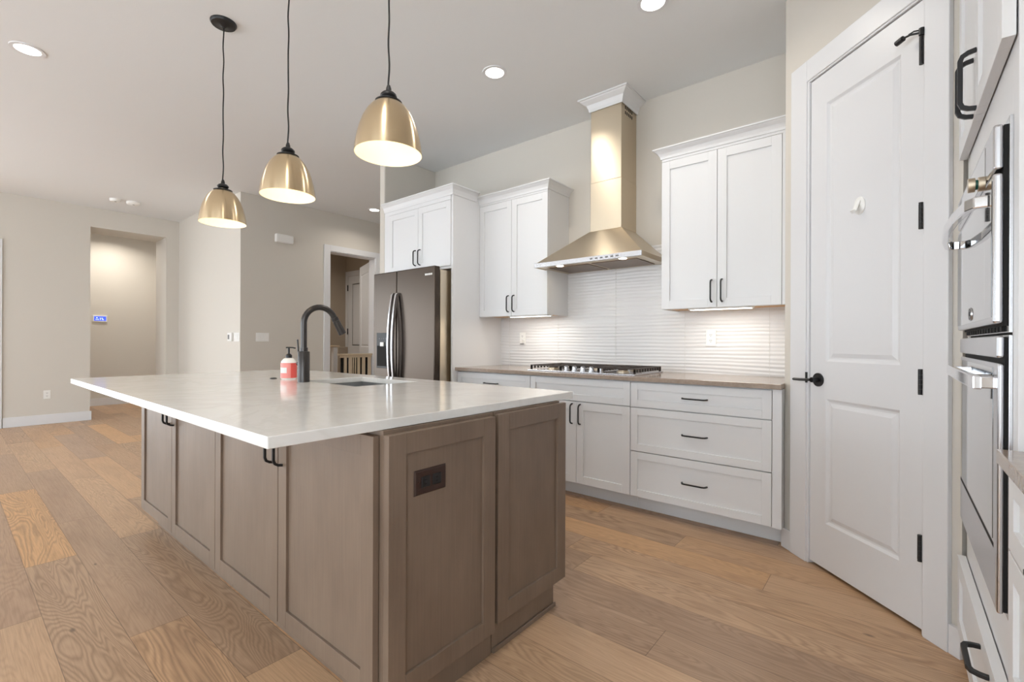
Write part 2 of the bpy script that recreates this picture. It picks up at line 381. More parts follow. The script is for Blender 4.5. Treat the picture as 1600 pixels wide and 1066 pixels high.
# pantry door
d1 = struct(panel_door(f_pan, .214, .812, .018, 2.492, [(.318, .715, .243, .864), (.318, .715, 1.05, 2.335)], 'door_1', 'trim', -.012),
            'tall white two-panel pantry door with black lever, set in the angled wall', 'door')
for z0, z1 in ((1.592, 1.688), (.944, 1.036), (.292, .388), (2.236, 2.345)): hinge(f_pan, .816, z0, z1, d1)
b = MB(f_pan); b.cyl((.272, -.012, .955), (.272, -.004, .955), .034, seg=36); b.cyl((.272, -.004, .955), (.272, .03, .955), .013, seg=20)
b.tube([(.272, .036, .955), (.262, .038, .955), (.24, .040, .954), (.205, .042, .952), (.160, .040, .951)], .007, .010, seg=10)
b.build('lever_handle', 'black', d1, .0008, True)
b = MB(f_pan); b.tube([(.817, .004, 2.352), (.812, .012, 2.356), (.79, .026, 2.362), (.765, .03, 2.364)], .004, .004, seg=8); b.cyl((.765, .03, 2.364), (.735, .03, 2.361), .011, seg=12)
b.tube([(.815, .008, 2.366), (.800, .02, 2.370), (.782, .024, 2.368)], .003, .003, seg=8); b.cyl((.818, .006, 2.345), (.818, .006, 2.372), .009, seg=12)
b.build('hinge_stop', 'black', d1, 0)
b = MB(f_pan); b.box(.083, .200, -.016, .004, 0, 2.614); b.box(.826, .921, -.016, .004, 0, 2.614); b.box(.200, .826, -.016, .004, 2.504, 2.614)
b.box(.196, .212, -.13, -.002, 0, 2.504); b.box(.818, .83, -.13, -.002, 0, 2.504); b.box(.2, .826, -.13, -.002, 2.496, 2.508)
cas = struct(b.build('trim_3', 'trim', None, .003), 'white casing around the pantry door', 'trim')
b = MB(f_pan); b.prism([(.2005, .935), (.2065, .935), (.2065, .99), (.2005, .99)], 1, -.03, .008); b.build('strike_plate', 'black', cas, .001)
# stick-on hook on the pantry door
t = thing('adhesive_hook', 'small white stick-on hook on the upper panel of the pantry door', 'hook', f_pan(.513, -.015, 1.722))
b = MB(lambda u, o, z: f_pan(.513+u, o, 1.768+z*1.35)); b.lathe([(0, 0), (.030, 0), (.030, .004), (.024, .008), (0, .009)], (0, -.0152, 0), 32, False, (0, 1, 0)); b.build('base', 'plastic', t, 0, True)
MB(f_pan).tube([(.513, -.008, 1.79), (.513, .004, 1.765), (.513, .012, 1.745), (.513, .018, 1.738), (.513, .024, 1.746)], .006, .012, seg=12).build('hook_arm', 'plastic', t, 0, True)

# doors of the stair hall
def f_leaf(u, o, z):                         # leaf swung into the stair hall about its hinge
    a = Vector((-.937, .350)); n = Vector((-.350, -.937)); return Vector((-6.665+a.x*u+n.x*o, 4.455+a.y*u+n.y*o, z))
d2 = struct(panel_door(f_leaf, .01, .775, .015, 2.455, [(.12, .665, .24, .86), (.12, .665, 1.05, 2.31)], 'door_2', 'trim', .0),
            'white panel door standing open into the stair hall', 'door')
for z0, z1 in ((2.17, 2.27), (1.45, 1.55), (.72, .82)): hinge(f_leaf, .0, z0, z1, d2)
f = f_negY(5.25)
b = MB(f); b.box(-8.695, -8.605, 0, .018, 0, 2.56); b.box(-7.825, -7.735, 0, .018, 0, 2.56); b.box(-8.605, -7.825, 0, .018, 2.46, 2.56)
struct(b.build('trim_4', 'trim', None, .002))
d3 = struct(panel_door(f, -8.600, -7.830, .01, 2.455, [(-8.475, -7.955, .24, .86), (-8.475, -7.955, 1.05, 2.31)], 'door_3', 'trim', .008, .008),
            'closed white panel door at the back of the stair hall', 'door')
for z0, z1 in ((2.17, 2.28), (1.29, 1.40), (.92-.28, .75)): hinge(f, -8.605, z0, z1, d3, .011, .02)
b = MB(f); b.cyl((-7.895, .008, .93), (-7.895, .03, .93), .03); b.cyl((-7.895, .03, .93), (-7.895, .06, .93), .012); b.lathe([(0, 0), (.026, .004), (.03, .02), (.018, .036), (0, .04)], (-7.895, .055, .93), 20, False, (0, 1, 0))
b.build('knob', 'black', d3, 0, True)
# stair half-wall and gate
b = MB(); b.box(-8.1, -7.98, 3.7, 4.9, 0, 1.0)
b = MB(); b.box(-7.42, -7.34, 4.20, 4.275, 0, 1.05)
t = tag(thing('newel_post', 'white square newel post with flat cap inside the doorway left of the wooden gate', 'post', (-7.38, 4.24, 0)), 'white square newel post with flat cap inside the doorway left of the wooden gate', 'post')
b.build('post', 'trim', t, .003); MB().box(-7.44, -7.32, 4.17, 4.30, 1.05, 1.075).build('cap', 'gate', t, .004)
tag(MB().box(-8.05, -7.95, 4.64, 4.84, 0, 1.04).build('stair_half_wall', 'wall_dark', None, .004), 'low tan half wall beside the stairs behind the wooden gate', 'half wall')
gt = thing('wooden_gate', 'pale wooden slatted gate across the lower part of the hall doorway', 'gate', (-6.56, 4.14, 0))
MB().box(-6.612, -6.59, 3.90, 4.422, .02, .90).build('stair_shade_sheet', 'dark', gt, .001)  # dark sheet painted as the stairwell shade between the slats, no gate part
MB().box(-6.60, -6.545, 3.835, 4.425, .925, .95).build('top_rail', 'gate', gt, .004)
MB().box(-6.585, -6.56, 3.86, 4.425, .89, .925).build('lower_rail', 'gate', gt, .002)
MB().box(-6.585, -6.56, 3.86, 4.425, .05, .09).build('bottom_rail', 'gate', gt, .002)
for y0, wd in ((3.935, .045), (4.015, .055), (4.085, .016), (4.122, .018), (4.165, .048), (4.25, .055), (4.355, .055)):
    MB().box(-6.583, -6.563, y0, y0+wd, .0, .905).build('slat', 'gate', gt, .002)

# ------------------------------------------------------------------ island
IXA, IXB, IYA, IYB, ZT, ITH = -3.777, -1.14, .486, 1.833, .915, .030
CXA, CXB, CYA, CYB = -3.585, -1.134, .7815, 1.7326
f = f_negY(CYA+.02)
isl = []
for k, (x0, x1, lab) in enumerate(((-3.585, -2.3655, 'brown stained island cabinet at the far end of the overhang, two doors'), (-2.3635, -1.134, 'brown stained island cabinet at the near corner, two doors under the overhang'))):
    t = thing('island_cabinet', lab, 'cabinet', ((x0+x1)/2, 1.03, 0), 'island seating-side cabinets'); isl.append(t)
    b = MB(); b.box(x0, x1, CYA+.022, 1.275, .1, .884); b.build('carcass', 'wood', t, .001)
    MB().box(x0+(.05 if k == 0 else 0), x1-(0.0 if k == 0 else .006), CYA+.075, 1.275, 0, .1).build('toe_kick', 'wood', t, .001)
    mid = -2.9886 if k == 0 else -1.7452
    xe = x1 if k == 0 else -1.150
    for u0, u1, hu in ((x0, mid-.0015, mid-.035), (mid+.0015, xe, mid+.035)):
        d = shaker(f, u0+.001, u1-.001, .1125, .868, 'door', 'wood', t, .062); pull(f, hu, .765, d)
f = f_posX(CXB)
shaker(f, .804, 1.262, .098, .872, 'end_panel', 'wood', isl[1], .062, .026, .009)
MB().box(CXB-.01, CXB-.004, .8, 1.27, .0, .1).build('end_toe_board', 'wood', isl[1], .001)
t = thing('island_cabinet', 'brown stained island cabinet on the cooktop side, holding the sink', 'cabinet', (-2.36, 1.5, 0), 'island working-side cabinets')
b = MB(); b.box(CXA, -2.68, 1.279, CYB-.022, .1, .884); b.box(-2.02, CXB, 1.279, CYB-.022, .1, .884); b.box(-2.68, -2.02, 1.279, CYB-.022, .1, .60)
b.build('carcass', 'wood', t, .001)
MB().box(CXA+.05, -1.14, 1.279, 1.678, 0, .1).build('toe_kick', 'wood', t, .001)
MB().prism([(1.28, 0), (1.686, 0), (1.686, .018), (1.28, .018)], 0, -1.14, -1.131).build('shoe_molding', 'wood', t, .003)
shaker(f, 1.284, CYB, .114, .876, 'end_panel', 'wood', t, .062, .020, .009)
f2 = lambda u, o, z: Vector((u, CYB-.022+o, z))
for u0, u1 in ((-3.58, -2.97), (-2.965, -2.355), (-2.35, -1.745), (-1.74, -1.136)):
    d = shaker(f2, u0, u1, .114, .70, 'door', 'wood', t, .06); e = shaker(f2, u0, u1, .705, .868, 'drawer_front', 'wood', t, .045)
    pull(f2, (u0+u1)/2, .787, e, False)
# countertop with sink cut-out
SX0, SX1, SY0, SY1 = -2.63, -2.088, 1.315, 1.70
b = MB(); xs = [IXA, SX0, SX1, IXB]; ys = [IYA, SY0, SY1, IYB]
V = {}
for k, z in enumerate((ZT-ITH, ZT)):
    for i, x in enumerate(xs):
        for j, y in enumerate(ys): V[i, j, k] = b.bm.verts.new((x, y, z))
for i in range(3):
    for j in range(3):
        if (i, j) == (1, 1): continue
        for k in (0, 1): b.bm.faces.new([V[i, j, k], V[i+1, j, k], V[i+1, j+1, k], V[i, j+1, k]])
for i in range(3):
    b.bm.faces.new([V[i, 0, 0], V[i+1, 0, 0], V[i+1, 0, 1], V[i, 0, 1]]); b.bm.faces.new([V[i, 3, 0], V[i+1, 3, 0], V[i+1, 3, 1], V[i, 3, 1]])
    b.bm.faces.new([V[0, i, 0], V[0, i+1, 0], V[0, i+1, 1], V[0, i, 1]]); b.bm.faces.new([V[3, i, 0], V[3, i+1, 0], V[3, i+1, 1], V[3, i, 1]])
for (a, c) in (((1, 1), (2, 1)), ((2, 1), (2, 2)), ((2, 2), (1, 2)), ((1, 2), (1, 1))):
    b.bm.faces.new([V[a[0], a[1], 0], V[c[0], c[1], 0], V[c[0], c[1], 1], V[a[0], a[1], 1]])
tag(b.build('island_countertop', 'quartz', None, .0025), 'large white quartz worktop of the island, overhanging the brown cabinets', 'countertop')
# sink
b = MB(); q = .004; z0, z1 = .67, ZT-ITH-.0005
o1 = [(SX0-q, SY0-q), (SX1+q, SY0-q), (SX1+q, SY1+q), (SX0-q, SY1+q)]
def ring(pts, z): return [b.bm.verts.new((x, y, z)) for x, y in pts]
flg = ring([(SX0-.02, SY0-.02), (SX1+.02, SY0-.02), (SX1+.02, SY1+.02), (SX0-.02, SY1+.02)], z1); r1 = ring(o1, z1); r2 = ring([(x+(.012 if x < -2.3 else -.012), y+(.012 if y < 1.5 else -.012)) for x, y in o1], z0)
for A, B in ((flg, r1), (r1, r2)):
    for j in range(4): b.bm.faces.new((A[j], A[(j+1) % 4], B[(j+1) % 4], B[j]))
b.bm.faces.new(r2)
sk = b.build('sink', 'sink', None, 0); so = sk.modifiers.new('t', 'SOLIDIFY'); so.thickness = .0015
tag(sk, 'rectangular undermount steel sink sunk into the white island worktop', 'sink')
MB().lathe([(0, 0), (.04, 0), (.04, .004), (0, .003)], (-2.36, 1.51, .671), 24, False).build('drain', 'chrome', sk, 0, True)
# faucet
t = thing('kitchen_faucet', 'dark bronze gooseneck pull-down faucet standing by the island sink', 'faucet', (-2.533, 1.272, ZT))
fx0, fy0 = -2.533, 1.272
MB().lathe([(0, 0), (.031, 0), (.031, .166), (.029, .169), (.021, .170), (.021, .19), (0, .19)], (fx0, fy0, ZT), 32, False).build('body', 'bronze', t, 0, True)
pts = [(fx0, fy0, ZT+.18), (fx0, fy0, ZT+.26), (fx0, fy0, ZT+.33)]
R = .088
for i in range(1, 15):
    a = PI - i*(PI*.88)/14
    pts.append((fx0+.02*(i/14), fy0+R+R*math.cos(a), ZT+.33+R*math.sin(a)))
ex = Vector(pts[-1]); dr = (ex-Vector(pts[-2])).normalized()
MB().tube(pts, .0165, seg=16).build('spout', 'bronze', t, 0, True)
b = MB(); b.cyl(ex, ex+dr*.02, .0195, seg=20); b.cyl(ex+dr*.022, ex+dr*.105, .0195, .0215, seg=20); b.build('spray_head', 'bronze', t, .001, True)
b = MB(); b.cyl((fx0-.028, fy0-.004, ZT+.10), (fx0-.048, fy0-.006, ZT+.10), .013, seg=16); b.tube([(fx0-.044, fy0-.006, ZT+.10), (fx0-.047, fy0-.006, ZT+.15), (fx0-.058, fy0-.007, ZT+.235)], .0048, seg=8); b.build('lever', 'bronze', t, 0, True)
# soap bottle
sxx, syy = -2.80, 1.315
t = thing('soap_dispenser', 'coral-labelled hand soap pump bottle standing behind the bronze faucet', 'soap bottle', (sxx, syy, ZT))
MB().lathe([(0, 0), (.041, 0), (.043, .004), (.043, .094), (.040, .108), (.028, .122), (.015, .127), (0, .127)], (sxx, syy, ZT), 32, False).build('bottle', 'soap', t, 0, True)
def arcband(name, m, a0, a1, z0, z1, r, par, n=20):
    b = MB(); rr = []
    for i in range(n+1):
        a = a0+(a1-a0)*i/n; rr.append([b.bm.verts.new((sxx+q*math.cos(a), syy+q*math.sin(a), z)) for q, z in ((r, z0), (r, z1), (r-.001, z1), (r-.001, z0))])
    for A, B in zip(rr, rr[1:]):
        for j in range(4): b.bm.faces.new((A[j], B[j], B[(j+1) % 4], A[(j+1) % 4]))
    return b.build(name, m, par, 0, True)
a_cam = math.atan2(-syy, -sxx)
arcband('label', 'pink', a_cam-PI*.75, a_cam+.25, ZT+.008, ZT+.094, .0442, t)
arcband('label_side', 'red', a_cam+.25, a_cam+PI*.7, ZT+.008, ZT+.094, .0442, t)
arcband('label_patch', 'plastic', a_cam-1.35, a_cam-.25, ZT+.038, ZT+.070, .0450, t)
arcband('label_band', 'red', a_cam-PI*.75, a_cam+PI*.7, ZT+.094, ZT+.0965, .0442, t, 30)
b = MB(); b.lathe([(0, .125), (.018, .125), (.018, .142), (.010, .150), (.0055, .152), (.0055, .185), (0, .185)], (sxx, syy, ZT), 20, False)
b.tube([(sxx-.012, syy-.01, ZT+.187), (sxx, syy, ZT+.188), (sxx+.022, syy+.014, ZT+.187), (sxx+.034, syy+.022, ZT+.184)], .004, .006, seg=8); b.build('pump', 'black', t, 0, True)
tag(MB().lathe([(0, 0), (.019, 0), (.019, .004), (.013, .007), (0, .008)], (-2.884, 1.262, ZT), 24, False).build('air_switch_button', 'black', None, 0, True), 'small round black air switch button set flat in the white island worktop', 'button')
# outlet on the island end
f = f_posX(CXB+.017)
t = thing('power_outlet', 'dark brown horizontal outlet plate on the end panel of the wooden island', 'outlet', f(.963, 0, .673))
b = MB(f); P0 = [(.899, 0, .673), (1.028, 0, .673), (1.028, 0, .751), (.899, 0, .751)]; P1 = [(.904, .006, .678), (1.023, .006, .678), (1.023, .006, .746), (.904, .006, .746)]
b.hull(P0, P1); b.build('plate', 'brownp', t, .001)
for u in (.941, .986):
    r = MB(f).box(u-.017, u+.017, .005, .0085, .695, .729).build('socket', 'black', t, .003)
    for z in (.706, .718): MB(f).box(u-.006, u+.003, .0075, .0088, z-.0015, z+.0015).build('slot', 'dark', r, 0)
MB(f).cyl((.916, .005, .712), (.916, .008, .712), .004, seg=12).build('screw', 'brownp', t, 0)

# ------------------------------------------------------------------ back run: base cabinets, worktop, backsplash
f = f_negY(2.947)
def base_unit(lab, x0, x1, dr, doors, filler=None):
    t = thing('base_cabinet', lab, 'cabinet', ((x0+x1)/2, 3.24, 0), 'white base cabinets along the cooktop wall')
    MB().box(x0, (filler or x1)-.002, 2.949, YB-.002, .112, .883).build('carcass', 'cab', t, .001)
    MB().box(x0, (filler or x1)-.002, 3.05, YB-.002, 0, .112).build('toe_kick', 'cab', t, .001)
    for z0, z1, hz in dr:
        d = shaker(f, x0+.0025, x1-.0025, z0, z1, 'drawer_front', 'cab', t, .048)
        if hz: pull(f, (x0+x1)/2, hz, d, False, .15)
    if doors:
        mid = (x0+x1)/2
        for u0, u1, hu in ((x0+.0025, mid-.0015, mid-.034), (mid+.0015, x1-.0025, mid+.034)):
            d = shaker(f, u0, u1, .118, .708, 'door', 'cab', t, .057); pull(f, hu, .62, d)
    if filler: MB(f).box(x1+.0008, filler-.002, .0, .02, .112, .883).build('filler_strip', 'cab', t, .0015)
base_unit('white base cabinet beside the refrigerator panel, one drawer and two doors, mostly behind the island', -3.03, -2.2126, [(.714, .876, .795)], True)
base_unit('white two-door base cabinet with a false drawer front under the gas cooktop', -2.2126, -1.3721, [(.714, .876, None)], True)
base_unit('white three-drawer base cabinet in the corner beside the pantry door', -1.3721, -.5284, [(.714, .876, .795), (.421, .708, .567), (.118, .415, .27)], False, -.479)
tag(MB().box(-3.028, -.4795, 2.8935, YB-.001, .886, ZT).build('countertop', 'taupe', None, .002), 'taupe quartz worktop running along the cooktop wall', 'countertop')
# backsplash: real wavy relief
BX0, BX1, BZ0, BZ1 = -3.029, -.4795, ZT+.0005, 1.90
b = MB(); nx, nz = 102, 250
tiles = [BX0, -2.921, -2.354, -1.785, -1.218, -.654, BX1]
grid = []
for j in range(nz+1):
    z = BZ0+(BZ1-BZ0)*j/nz; rowv = []
    for i in range(nx+1):
        x = BX0+(BX1-BX0)*i/nx
        zz = z+.012*noise.noise(Vector((x*1.6, 3.3, z*5)))+.004*noise.noise(Vector((x*5, 9, z*9)))
        a = .0016*math.sin(zz*2*PI/.0265)+.0007*math.sin(zz*2*PI/.041+2*noise.noise(Vector((x*1.1, 1, 1))))
        a *= 1.0+.6*noise.noise(Vector((x*2.2, 5, z*14)))
        rowv.append(b.bm.verts.new((x, YB-.0105-a, z)))
    grid.append(rowv)
for r0, r1 in zip(grid, grid[1:]):
    for i in range(nx): b.bm.faces.new((r0[i], r0[i+1], r1[i+1], r1[i]))
t = thing('tile_backsplash', 'glossy white wavy-ridged tile backsplash between worktop and wall cabinets', 'backsplash', (-1.75, YB, ZT))
b.build('tile_field', 'tile', t, 0, True)
b = MB()
for x in tiles[1:-1]: b.box(x-.0011, x+.0011, YB-.0128, YB-.001, BZ0, BZ1)
for z in (1.2203, 1.5253, 1.8303): b.box(BX0, BX1, YB-.0118, YB-.001, z-.0007, z+.0007)
b.build('grout_lines', 'grout', t, 0)
def wall_outlet(lab, f, u, z, m='plastic', wd=.07, ht=.115):
    t = thing('power_outlet', lab, 'outlet', f(u, 0, z-ht/2))
    MB(f).box(u-wd/2, u+wd/2, 0, .006, z-ht/2, z+ht/2).build('plate', m, t, .003)
    for dz in (-.02, .02):
        s = MB(f).lathe([(0, 0), (.0165, 0), (.0165, .0025), (0, .0025)], (u, .0055, z+dz), 24, False, (0, 1, 0)).build('socket', m, t, 0, True)
        for du in (-.006, .006): MB(f).box(u+du-.0012, u+du+.0012, .0075, .0085, z+dz-.002, z+dz+.008).build('slot', 'dark', s, 0)
        MB(f).box(u-.002, u+.002, .0075, .0085, z+dz-.010, z+dz-.006).build('slot', 'dark', s, 0)
    return t
fb = f_negY(YB-.0125)
t = wall_outlet('white outlet with a plug-in adapter on the tile backsplash left of the cooktop', fb, -2.755, 1.175)
b = MB(fb); b.box(-2.772, -2.738, .007, .03, 1.128, 1.158); b.build('plug_adapter', 'plastic', t, .004); MB(fb).box(-2.775, -2.735, .007, .022, 1.118, 1.128).build('adapter_base', 'grey', t, .003)
wall_outlet('white duplex outlet on the tile backsplash right of the cooktop', fb, -1.03, 1.175, ht=.118)
wall_outlet('white duplex outlet low on the far left wall above the baseboard', f_posX(-8.95), .915, .402)

# ------------------------------------------------------------------ wall cabinets
ZU = 1.373
def upper(lab, x0, x1, ye, flr, left_ret, right_ret, yfront=3.2285):
    t = thing('wall_cabinet', lab, 'cabinet', ((x0+x1)/2, 3.38, ZU), 'white wall cabinets beside the range hood')
    MB().box(x0, flr, yfront+.001, YB-.001, ZU+.014, 2.47).build('carcass', 'cab', t, .001)
    MB().box(x0+.014, flr-.014, yfront+.016, YB-.002, ZU+.008, ZU+.0138).build('underside_panel', 'under', t, 0)
    b = MB(); b.box(x0, x0+.013, yfront+.001, YB-.001, ZU, ZU+.0138); b.box(flr-.013, flr, yfront+.001, YB-.001, ZU, ZU+.0138); b.box(x0+.013, flr-.013, yfront+.001, yfront+.015, ZU, ZU+.0138); b.build('bottom_rail', 'cab', t, 0)
    f = f_negY(yfront); mid = (x0+x1)/2
    if x1 > -1: mid = -.9024
    for u0, u1, hu in ((x0+.001, mid-.0015, mid-.032), (mid+.0015, x1-.001, mid+.032)):
        d = shaker(f, u0, u1, ZU+.001, 2.405, 'door', 'cab', t, .057); pull(f, hu, 1.482, d)
    MB(f).box(x0+.001, flr-.001, .0, .018, 2.408, 2.47).build('frieze', 'cab', t, .001)
    if flr > x1+.005: MB(f).box(x1+.001, flr-.001, 0, .018, ZU+.001, 2.4078).build('filler_strip', 'cab', t, .001)
    path = []
    if left_ret: path += [(x0, YB-.001, -1, 0), (x0, yfront-.018, -1, -1)]
    else: path += [(x0, yfront-.018, 0, -1)]
    if right_ret: path += [(flr, yfront-.018, 1, -1), (flr, YB-.001, 1, 0)]
    else: path += [(flr, yfront-.018, 0, -1)]
    crown(MB_ := MB(), path, 2.425, 2.492, .05); MB_.build('crown_molding', 'cab', t, 0)
    return t
u1 = upper('white two-door wall cabinet between the refrigerator and the range hood', -3.028, -2.25, 0, -2.25, False, True)
u2 = upper('white two-door wall cabinet right of the range hood, against the pantry wall', -1.2742, -.530, 0, -.4795, True, False)
def strip_light(lab, x0, x1, y0):
    t = thing('cabinet_strip_light', lab, 'light', ((x0+x1)/2, y0+.03, ZU-.010), 'under-cabinet strip lights')
    MB().box(x0, x1, y0, y0+.07, ZU-.008, ZU+.0078).build('housing', 'plastic', t, .003)
    MB().box(x0+.012, x1-.012, y0+.008, y0+.062, ZU-.0105, ZU-.0082).build('lens', 'striplens', t, 0)
    lamp('strip_lamp', 'AREA', ((x0+x1)/2, y0+.035, ZU-.013), STRIP_W, SOFT, t, x1-x0-.04, .05, shape='RECTANGLE')
strip_light('lit strip light under the wall cabinet left of the range hood', -2.70, -2.27, 3.245)
strip_light('lit strip light under the wall cabinet right of the range hood', -1.10, -.70, 3.245)
# refrigerator surround
t = thing('refrigerator_surround', 'tall white refrigerator surround with two doors over the refrigerator', 'cabinet', (-3.53, 3.2, 0))
MB().box(-4.029, -3.053, 2.881, YB-.001, 1.80, 2.475).build('carcass', 'cab', t, .001)
MB().box(-3.052, -3.0285, 2.868, YB-.001, 0, 2.475).build('side_panel', 'cab', t, .001)
MB().box(-4.029, -4.01, 2.90, YB-.001, 0, 1.80).build('side_panel', 'cab', t, .001)
f = f_negY(2.88)
for u0, u1, hu in ((-3.955, -3.5005, -3.533), (-3.4985, -3.054, -3.466)):
    d = shaker(f, u0, u1, 1.822, 2.405, 'door', 'cab', t, .057); pull(f, hu, 1.935, d)
MB(f).box(-4.028, -3.957, 0, .018, 1.80, 2.4078).build('filler_strip', 'cab', t, .001)
MB(f).box(-4.028, -3.053, 0, .018, 2.408, 2.475).build('frieze', 'cab', t, .001)
b = MB(); crown(b, [(-4.028, 2.862, 0, -1), (-3.028, 2.862, 1, -1), (-3.028, 3.16, 1, 0)], 2.445, 2.525, .05); b.build('crown_molding', 'cab', t, 0)
# refrigerator
FY = 2.69
t = thing('refrigerator', 'stainless side-by-side refrigerator with bowed handles and black ice dispenser', 'refrigerator', (-3.515, 3.05, 0))
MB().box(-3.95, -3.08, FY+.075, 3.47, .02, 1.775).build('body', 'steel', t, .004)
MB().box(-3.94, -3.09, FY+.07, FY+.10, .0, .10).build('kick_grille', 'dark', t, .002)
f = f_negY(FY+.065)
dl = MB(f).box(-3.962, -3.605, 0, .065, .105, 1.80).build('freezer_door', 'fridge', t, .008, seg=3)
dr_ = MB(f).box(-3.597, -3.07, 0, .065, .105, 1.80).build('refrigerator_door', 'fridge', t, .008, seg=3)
for u, par in ((-3.632, dl), (-3.572, dr_)):
    pts = [(u, .06, 1.58), (u, .085, 1.577)]+[(u, .085+.045*math.sin(PI*(i/16))**.8, 1.575-.95*i/16) for i in range(17)]+[(u, .085, .622), (u, .06, .62)]
    MB(f).tube(pts, .011, .015, up=(1, 0, 0), square=True).build('handle', 'steelb', par, .003)
d = MB(f).box(-3.91, -3.715, .060, .0665, .885, 1.225).build('ice_dispenser', 'black', dl, .004)
MB(f).box(-3.90, -3.725, .0665, .0672, .905, 1.10).build('dispenser_recess', 'dark', d, .001)
MB(f).box(-3.84, -3.785, .0665, .078, 1.095, 1.135).build('nozzle', 'plastic', d, .003)
for i in range(4): MB(f).box(-3.87+i*.035, -3.855+i*.035, .0666, .0674, 1.165, 1.173).build('button', 'grey', d, 0)
b = MB(f)
for a, c in ((-3.195, -3.178), (-3.174, -3.158), (-3.153, -3.139), (-3.135, -3.122), (-3.117, -3.100)): b.box(a, c, .0645, .0662, 1.722, 1.738)
b.build('badge', 'plastic', dr_, .0005)

# ------------------------------------------------------------------ range hood
hx0, hx1, hy = -2.271, -1.353, 3.05; cx0, cx1, cy = -1.88, -1.612, 3.27
t = thing('range_hood', 'stainless steel pyramid range hood with tall square chimney over the gas cooktop', 'range hood', (-1.812, 3.3, 1.742))
b = MB(); z0, z1 = 1.742, 1.779
b.box(hx0, hx1, hy, hy+.012, z0, z1); b.build('control_band', 'steelb', t, .002)
b = MB(); b.hull([(hx0+.001, hy+.0125, z1-.002), (hx1-.001, hy+.0125, z1-.002), (hx1-.001, YB-.015, z1-.002), (hx0+.001, YB-.015, z1-.002)], [(cx0-.004, cy-.004, 2.018), (cx1+.004, cy-.004, 2.018), (cx1+.004, YB-.015, 2.018), (cx0-.004, YB-.015, 2.018)])
b.build('canopy', 'steel', t, .0015)
b = MB(); b.box(hx0, hx0+.012, hy+.0125, YB-.016, z0, z1-.003); b.box(hx1-.012, hx1, hy+.0125, YB-.016, z0, z1-.003); b.box(hx0+.0125, hx1-.0125, hy+.0125, YB-.016, z0+.004, z0+.010); b.build('underside_tray', 'steel', t, 0)
MB().box(cx0, cx1, cy, YB-.002, 2.018, 2.40).build('lower_chimney', 'steel', t, .003)
uc = MB().box(cx0+.002, cx1-.002, cy+.002, YB-.002, 2.40, 3.0).build('upper_chimney', 'steel', t, .003)
for k in range(2):
    b = MB()
    for i in range(5): b.box(cx1-.0025, cx1-.0012, 3.33+i*.028, 3.345+i*.028, 2.90+k*.04, 2.925+k*.04)
    b.build('vent_slots', 'dark', uc, 0)
for x0, x1 in ((-2.19, -1.83), (-1.80, -1.43)):
    fl = MB().box(x0, x1, hy+.10, YB-.07, z0-.001, z0+.0038).build('filter', 'filter', t, .001)
    for i in range(2): pass
for x in (-2.06, -1.52):
    MB().lathe([(0, 0), (.027, 0), (.030, .003), (.030, .006), (0, .006)], (x, hy+.06, z0+.0005), 24, False).build('lamp_lens', 'striplens', t, 0, True)
    lamp('hood_lamp', 'AREA', (x, hy+.06, z0-.003), HOOD_W, WARM, t, .05)
f = f_negY(hy)
for i in range(6): MB(f).box(-1.755+i*.042, -1.735+i*.042, 0, .003, 1.755, 1.765).build('button', 'grey', t, .001)
b = MB(); crown(b, [(cx0-.003, YB-.001, -1, 0), (cx0-.003, cy-.003, -1, -1), (cx1+.003, cy-.003, 1, -1), (cx1+.003, YB-.001, 1, 0)], 2.965, H-.001, .072)
struct(b.build('trim_5', 'cab', None, 0), 'white crown collar around the hood chimney at the ceiling', 'trim')

# ------------------------------------------------------------------ cooktop
t = thing('gas_cooktop', 'stainless gas cooktop with dark cast iron grates and five front knobs', 'cooktop', (-1.81, 3.23, ZT))
MB().box(-2.265, -1.355, 2.955, 3.455, ZT+.0005, ZT+.010).build('tray', 'steelb', t, .003)
for gx0, gx1 in ((-2.255, -1.965), (-1.955, -1.665), (-1.655, -1.365)):
    y0, y1 = (3.09, 3.44) if gx0 == -1.955 else (2.985, 3.44)
    b = MB(); z0, z1 = ZT+.039, ZT+.047
    b.box(gx0, gx0+.014, y0, y1, z0, z1); b.box(gx1-.014, gx1, y0, y1, z0, z1); b.box(gx0+.014, gx1-.014, y0, y0+.014, z0, z1); b.box(gx0+.014, gx1-.014, y1-.014, y1, z0, z1)
    for k in range(1, 4): b.box(gx0+.014, gx1-.014, y0+(y1-y0)*k/4-.006, y0+(y1-y0)*k/4+.006, z0, z1)
    b.box((gx0+gx1)/2-.006, (gx0+gx1)/2+.006, y0+.014, y1-.014, z0+.001, z1+.001)
    n = 10
    for k in range(n+1):
        yy = y0+(y1-y0-.012)*k/n
        for q in (gx0, gx1-.014): b.box(q, q+.014, yy, yy+.012, z0-.021, z0)
    for q in (gx0, gx1-.014):
        for yy in (y0, y1-.014): b.box(q, q+.014, yy, yy+.014, ZT+.010, z0)
    b.build('grate', 'iron', t, .0015)
for bx, by, r in ((-2.11, 3.10, .038), (-2.11, 3.33, .034), (-1.81, 3.27, .052), (-1.51, 3.10, .034), (-1.51, 3.33, .038)):
    bu = MB().lathe([(0, 0), (r+.012, 0), (r+.012, .006), (r, .010), (r, .016), (0, .018)], (bx, by, ZT+.010), 28, False).build('burner', 'steel', t, 0, True)
    MB().lathe([(0, 0), (r, 0), (r*.95, .006), (0, .007)], (bx, by, ZT+.0265), 28, False).build('burner_cap', 'iron', bu, 0, True)
